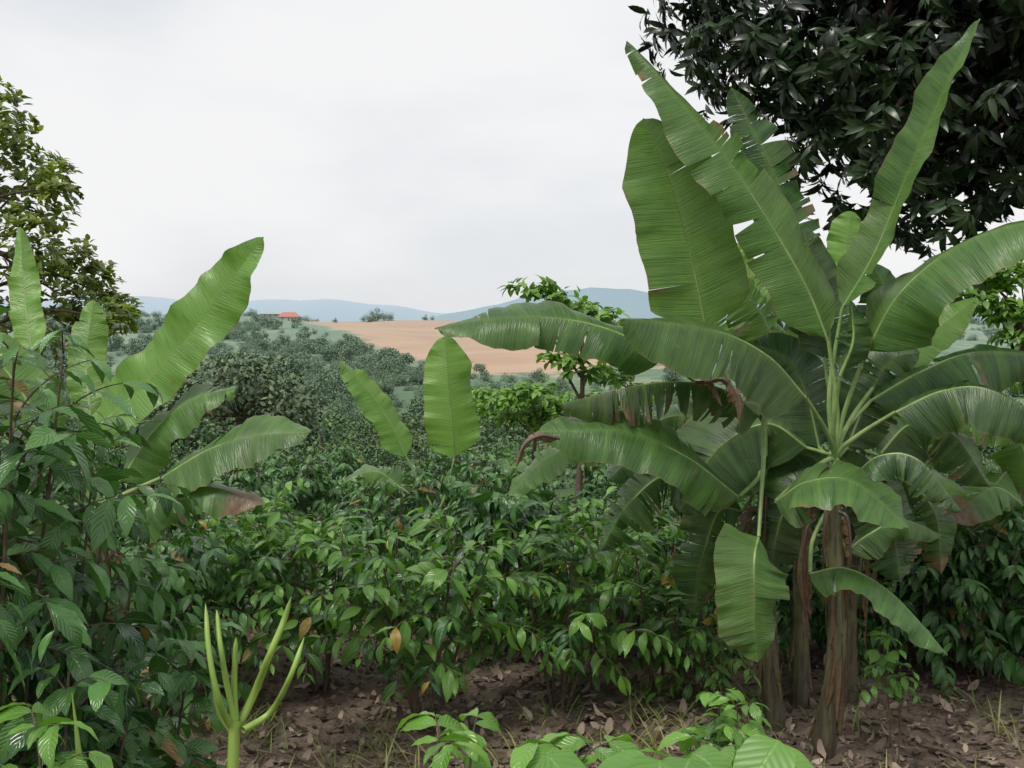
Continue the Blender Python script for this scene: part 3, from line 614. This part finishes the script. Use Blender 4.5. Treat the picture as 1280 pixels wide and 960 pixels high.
# farmhouse with red roof + pale shed on the ridge
def house(name,x,y,wx,wy,hw,hr,roofcol,wallcol,rot=0.1):
    e=empty(name); z=float(terrain(x,y))-0.2; e.location=(x,y,z); e.rotation_euler=(0,0,rot)
    def simple(n,c):
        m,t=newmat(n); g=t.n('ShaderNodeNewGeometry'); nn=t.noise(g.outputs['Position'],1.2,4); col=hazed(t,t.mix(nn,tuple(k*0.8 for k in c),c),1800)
        b=t.n('ShaderNodeBsdfPrincipled'); t.l(col,b.inputs[0]); b.inputs['Roughness'].default_value=0.7; o=t.n('ShaderNodeOutputMaterial'); t.l(b.outputs[0],o.inputs[0]); return m
    a,b=wx/2,wy/2
    def box(n,x0,x1,y0,y1,z0,z1,mat):
        m_=MB(); V=[[x,y,z] for x in (x0,x1) for y in (y0,y1) for z in (z0,z1)]
        m_.add(V,[[0,1,3,2],[4,6,7,5],[0,4,5,1],[2,3,7,6],[1,5,7,3],[0,2,6,4]]); me=m_.mesh(n,[mat]); me.polygons.foreach_set('use_smooth',[False]*6); put(me,n,parent=e)
    wm=simple(name+'_wall',wallcol); dm=simple(name+'_opening',(0.03,0.03,0.035))
    box('walls',-a,a,-b,b,0,hw,wm)
    for i,xx in enumerate((-0.6*a,0.6*a)): box('window_%d'%(i+1),xx-0.6,xx+0.6,-b-0.03,-b+0.05,1.0,2.2,dm)
    box('door',-0.5,0.5,-b-0.03,-b+0.05,0.0,2.1,dm)
    ov=0.6
    V=[[-a-ov,-b-ov,hw],[a+ov,-b-ov,hw],[a+ov,b+ov,hw],[-a-ov,b+ov,hw],[-a*0.6,0,hw+hr],[a*0.6,0,hw+hr]]
    me=bpy.data.meshes.new('roof'); me.from_pydata(V,[],[[0,1,5,4],[2,3,4,5],[1,2,5],[3,0,4],[0,3,2,1]]); me.materials.append(simple(name+'_roof',roofcol)); put(me,'roof',(0,0,0.01),parent=e)
house('farmhouse',(362-640)*775/1400,775,14,8,2.8,3.4,(0.55,0.09,0.08),(0.5,0.42,0.36))
house('farm_shed',(338-640)*800/1400,800,13,6,2.6,1.8,(0.42,0.42,0.42),(0.40,0.38,0.35),0.25)

# ------------------------------------------------------------------ foreground bits
rg=np.random.default_rng(80); mb=MB(); d=4.0
tube(mb,crv([gp(285,d)-[0,0,.05],W(285,1100,d),W(287,960,d),W(290,905,d)],16),np.linspace(0.028,0.021,16),10,0)
for pts,r in [([(289,925),(270,880),(258,820),(254,757)],0.0115),([(290,910),(280,860),(272,810),(268,765)],0.011),([(290,910),(289,860),(292,800)],0.012),
              ([(293,915),(315,870),(335,820),(352,780),(362,748)],0.0135),([(300,918),(335,895),(360,850),(378,800)],0.011),([(288,925),(270,895),(262,850)],0.010)]:
    P=crv([W(u,v,d+rg.uniform(-0.08,0.08)) for u,v in pts],16); tube(mb,P,np.r_[np.linspace(r*1.15,r*0.8,14),r*0.6,0.001],9,0,rough=0.03,rng=rg)
mb.obj('finger_euphorbia',[M_cact])
mb=MB(); d=3.7
tube(mb,crv([gp(98,d)-[0,0,.05],W(96,1050,d),W(92,950,d),W(84,870,d)],14),np.r_[np.linspace(0.018,0.011,12),0.006,0.001],9,0)
mb.obj('finger_euphorbia',[M_cact])
mb=MB(); a=gp(10,4.6); tube(mb,crv([a+[0,0,-.05],W(20,930,4.5),W(48,860,4.4),W(72,800,4.35)],12),np.linspace(0.018,0.008,12),7,0,rough=0.05,rng=rg); mb.obj('dead_stick',[M_twig])
# big round leaves
mb=MB(); base=gp(850,3.0)
for (u,v,dd,sz,tn) in [(770,972,3.0,0.22,0.5),(850,985,3.1,0.22,0.4),(950,968,3.0,0.24,0.7),(1000,958,3.1,0.18,0.8),(720,985,2.9,0.22,0.6),(910,1000,2.9,0.25,0.5),(820,1000,2.9,0.25,0.6),(900,965,3.2,0.18,0.55)]:
    p=W(u,v,dd); az=rg.uniform(-0.9,0.9); dv=np.array([math.sin(az),0.2*rg.normal()-0.3,-0.15])
    dv=nrm(dv+np.array([0.5*(1 if u>850 else -1),0,0])); st=p-dv*sz*0.5
    tube(mb,crv([base+rg.normal(0,0.05,3)*[1,1,0],(base+st)/2+[0,0.02,0.15],st+[0,0,0]],12),np.linspace(0.008,0.004,12),6,1)
    scatter(mb,ROUND,[st],[dv],[np.array([rg.normal(0,0.2),-0.3,1.0])],sz,tn,0,0,rg)
mb.obj('cocoyam_plant',[M_round,M_cact])

# leaf litter
rg=np.random.default_rng(90); mb=MB(); n=22000
y=3.2+14*rg.random(n)**1.3; x=(rg.uniform(-0.75,0.75,n))*np.maximum(y,5); pz=terrain(x,y)+rg.uniform(0.002,0.035,n)
az=rg.uniform(0,6.28,n); dv=np.stack([np.cos(az),np.sin(az),rg.normal(0,0.25,n)],-1)
scatter(mb,LITTER,np.stack([x,y,pz],-1),dv,np.array([0,0,1.])+rg.normal(0,0.4,(n,3)),rg.uniform(0.05,0.15,n),np.clip(rg.beta(1.2,1.5,n),0,1),0,0,rg)
for i in range(350):
    yy_=3.5+11*rg.random(); xx_=rg.uniform(-0.6,0.6)*yy_; a=rg.uniform(0,6.28); L=rg.uniform(0.15,0.6); z_=float(terrain(xx_,yy_))+0.02
    tube(mb,[[xx_,yy_,z_],[xx_+0.5*L*math.cos(a)+rg.normal(0,.02),yy_+0.5*L*math.sin(a),z_+rg.uniform(0,0.05)],[xx_+L*math.cos(a),yy_+L*math.sin(a),z_+rg.uniform(-.02,0.08)]],rg.uniform(0.003,0.009),5,1)
mb.obj('leaf_litter',[M_litter,M_twig])
# grass tufts and weeds
mb=MB(); BL=[leaf_tpl(5,1,0.03,1.2,0.2),leaf_tpl(5,1,0.035,0.5,0.2)]
n=6000; k=rg.integers(0,300,n); cx=rg.uniform(-0.6,0.6,300); cy=3.5+10*rg.random(300); cx=cx*cy
x=cx[k]+rg.normal(0,0.09,n);y=cy[k]+rg.normal(0,0.09,n)
az=rg.uniform(0,6.28,n); dv=np.stack([0.6*np.cos(az),0.6*np.sin(az),rg.uniform(0.4,1.2,n)],-1)
scatter(mb,BL,np.stack([x,y,terrain(x,y)],-1),dv,np.stack([np.cos(az),np.sin(az),np.ones(n)],-1)*[-1,-1,1],rg.uniform(0.12,0.35,n),rg.random(n),0,0,rg)
mb.obj('grass',[M_grass])

# ------------------------------------------------------------------ sky, sun, camera
w=bpy.data.worlds.new('World'); bpy.context.scene.world=w; w.use_nodes=True; w.node_tree.nodes.clear(); t=NT(w.node_tree)
EL,AZ=math.radians(58),math.radians(-140)
sk=t.n('ShaderNodeTexSky',sky_type='NISHITA'); sk.sun_disc=False; sk.sun_elevation=EL; sk.sun_rotation=AZ; sk.dust_density=3
b1=t.n('ShaderNodeBackground'); t.l(sk.outputs[0],b1.inputs[0]); b1.inputs[1].default_value=0.12
tc=t.n('ShaderNodeTexCoord'); mp=t.n('ShaderNodeMapping'); mp.inputs['Scale'].default_value=(1,1,2.6); t.l(tc.outputs['Generated'],mp.inputs[0])
nn=t.noise(mp.outputs[0],2.2,5,0.5)
cc_=t.mix(t.ramp(nn,0.35,0.6),(0.84,0.86,0.885),(0.93,0.93,0.935))
b2=t.n('ShaderNodeBackground'); t.l(cc_,b2.inputs[0]); b2.inputs[1].default_value=1.0
mx=t.n('ShaderNodeMixShader'); t.l(t.m('ADD',0.87,t.m('MULTIPLY',t.ramp(nn,0.35,0.6),0.10)),mx.inputs[0]); t.l(b1.outputs[0],mx.inputs[1]); t.l(b2.outputs[0],mx.inputs[2])
o=t.n('ShaderNodeOutputWorld'); t.l(mx.outputs[0],o.inputs[0])
sl=bpy.data.lights.new('sun','SUN'); sl.energy=2.5; sl.angle=math.radians(18); sl.color=(1,0.95,0.87)
so=bpy.data.objects.new('sun',sl); bpy.context.scene.collection.objects.link(so)
from mathutils import Vector
dirv=Vector((math.sin(AZ)*math.cos(EL),math.cos(AZ)*math.cos(EL),math.sin(EL)))
so.rotation_euler=dirv.to_track_quat('Z','Y').to_euler()
cam=bpy.data.cameras.new('camera'); co=bpy.data.objects.new('camera',cam); bpy.context.scene.collection.objects.link(co)
cam.sensor_width=36; cam.lens=36*1400/1280; cam.clip_end=20000; cam.clip_start=0.05
co.location=(0,0,CAMH); co.rotation_euler=(math.radians(90-2.05),0,0)
sc=bpy.context.scene; sc.camera=co
sc.view_settings.view_transform='Standard'; sc.view_settings.look='None'; sc.view_settings.exposure=0
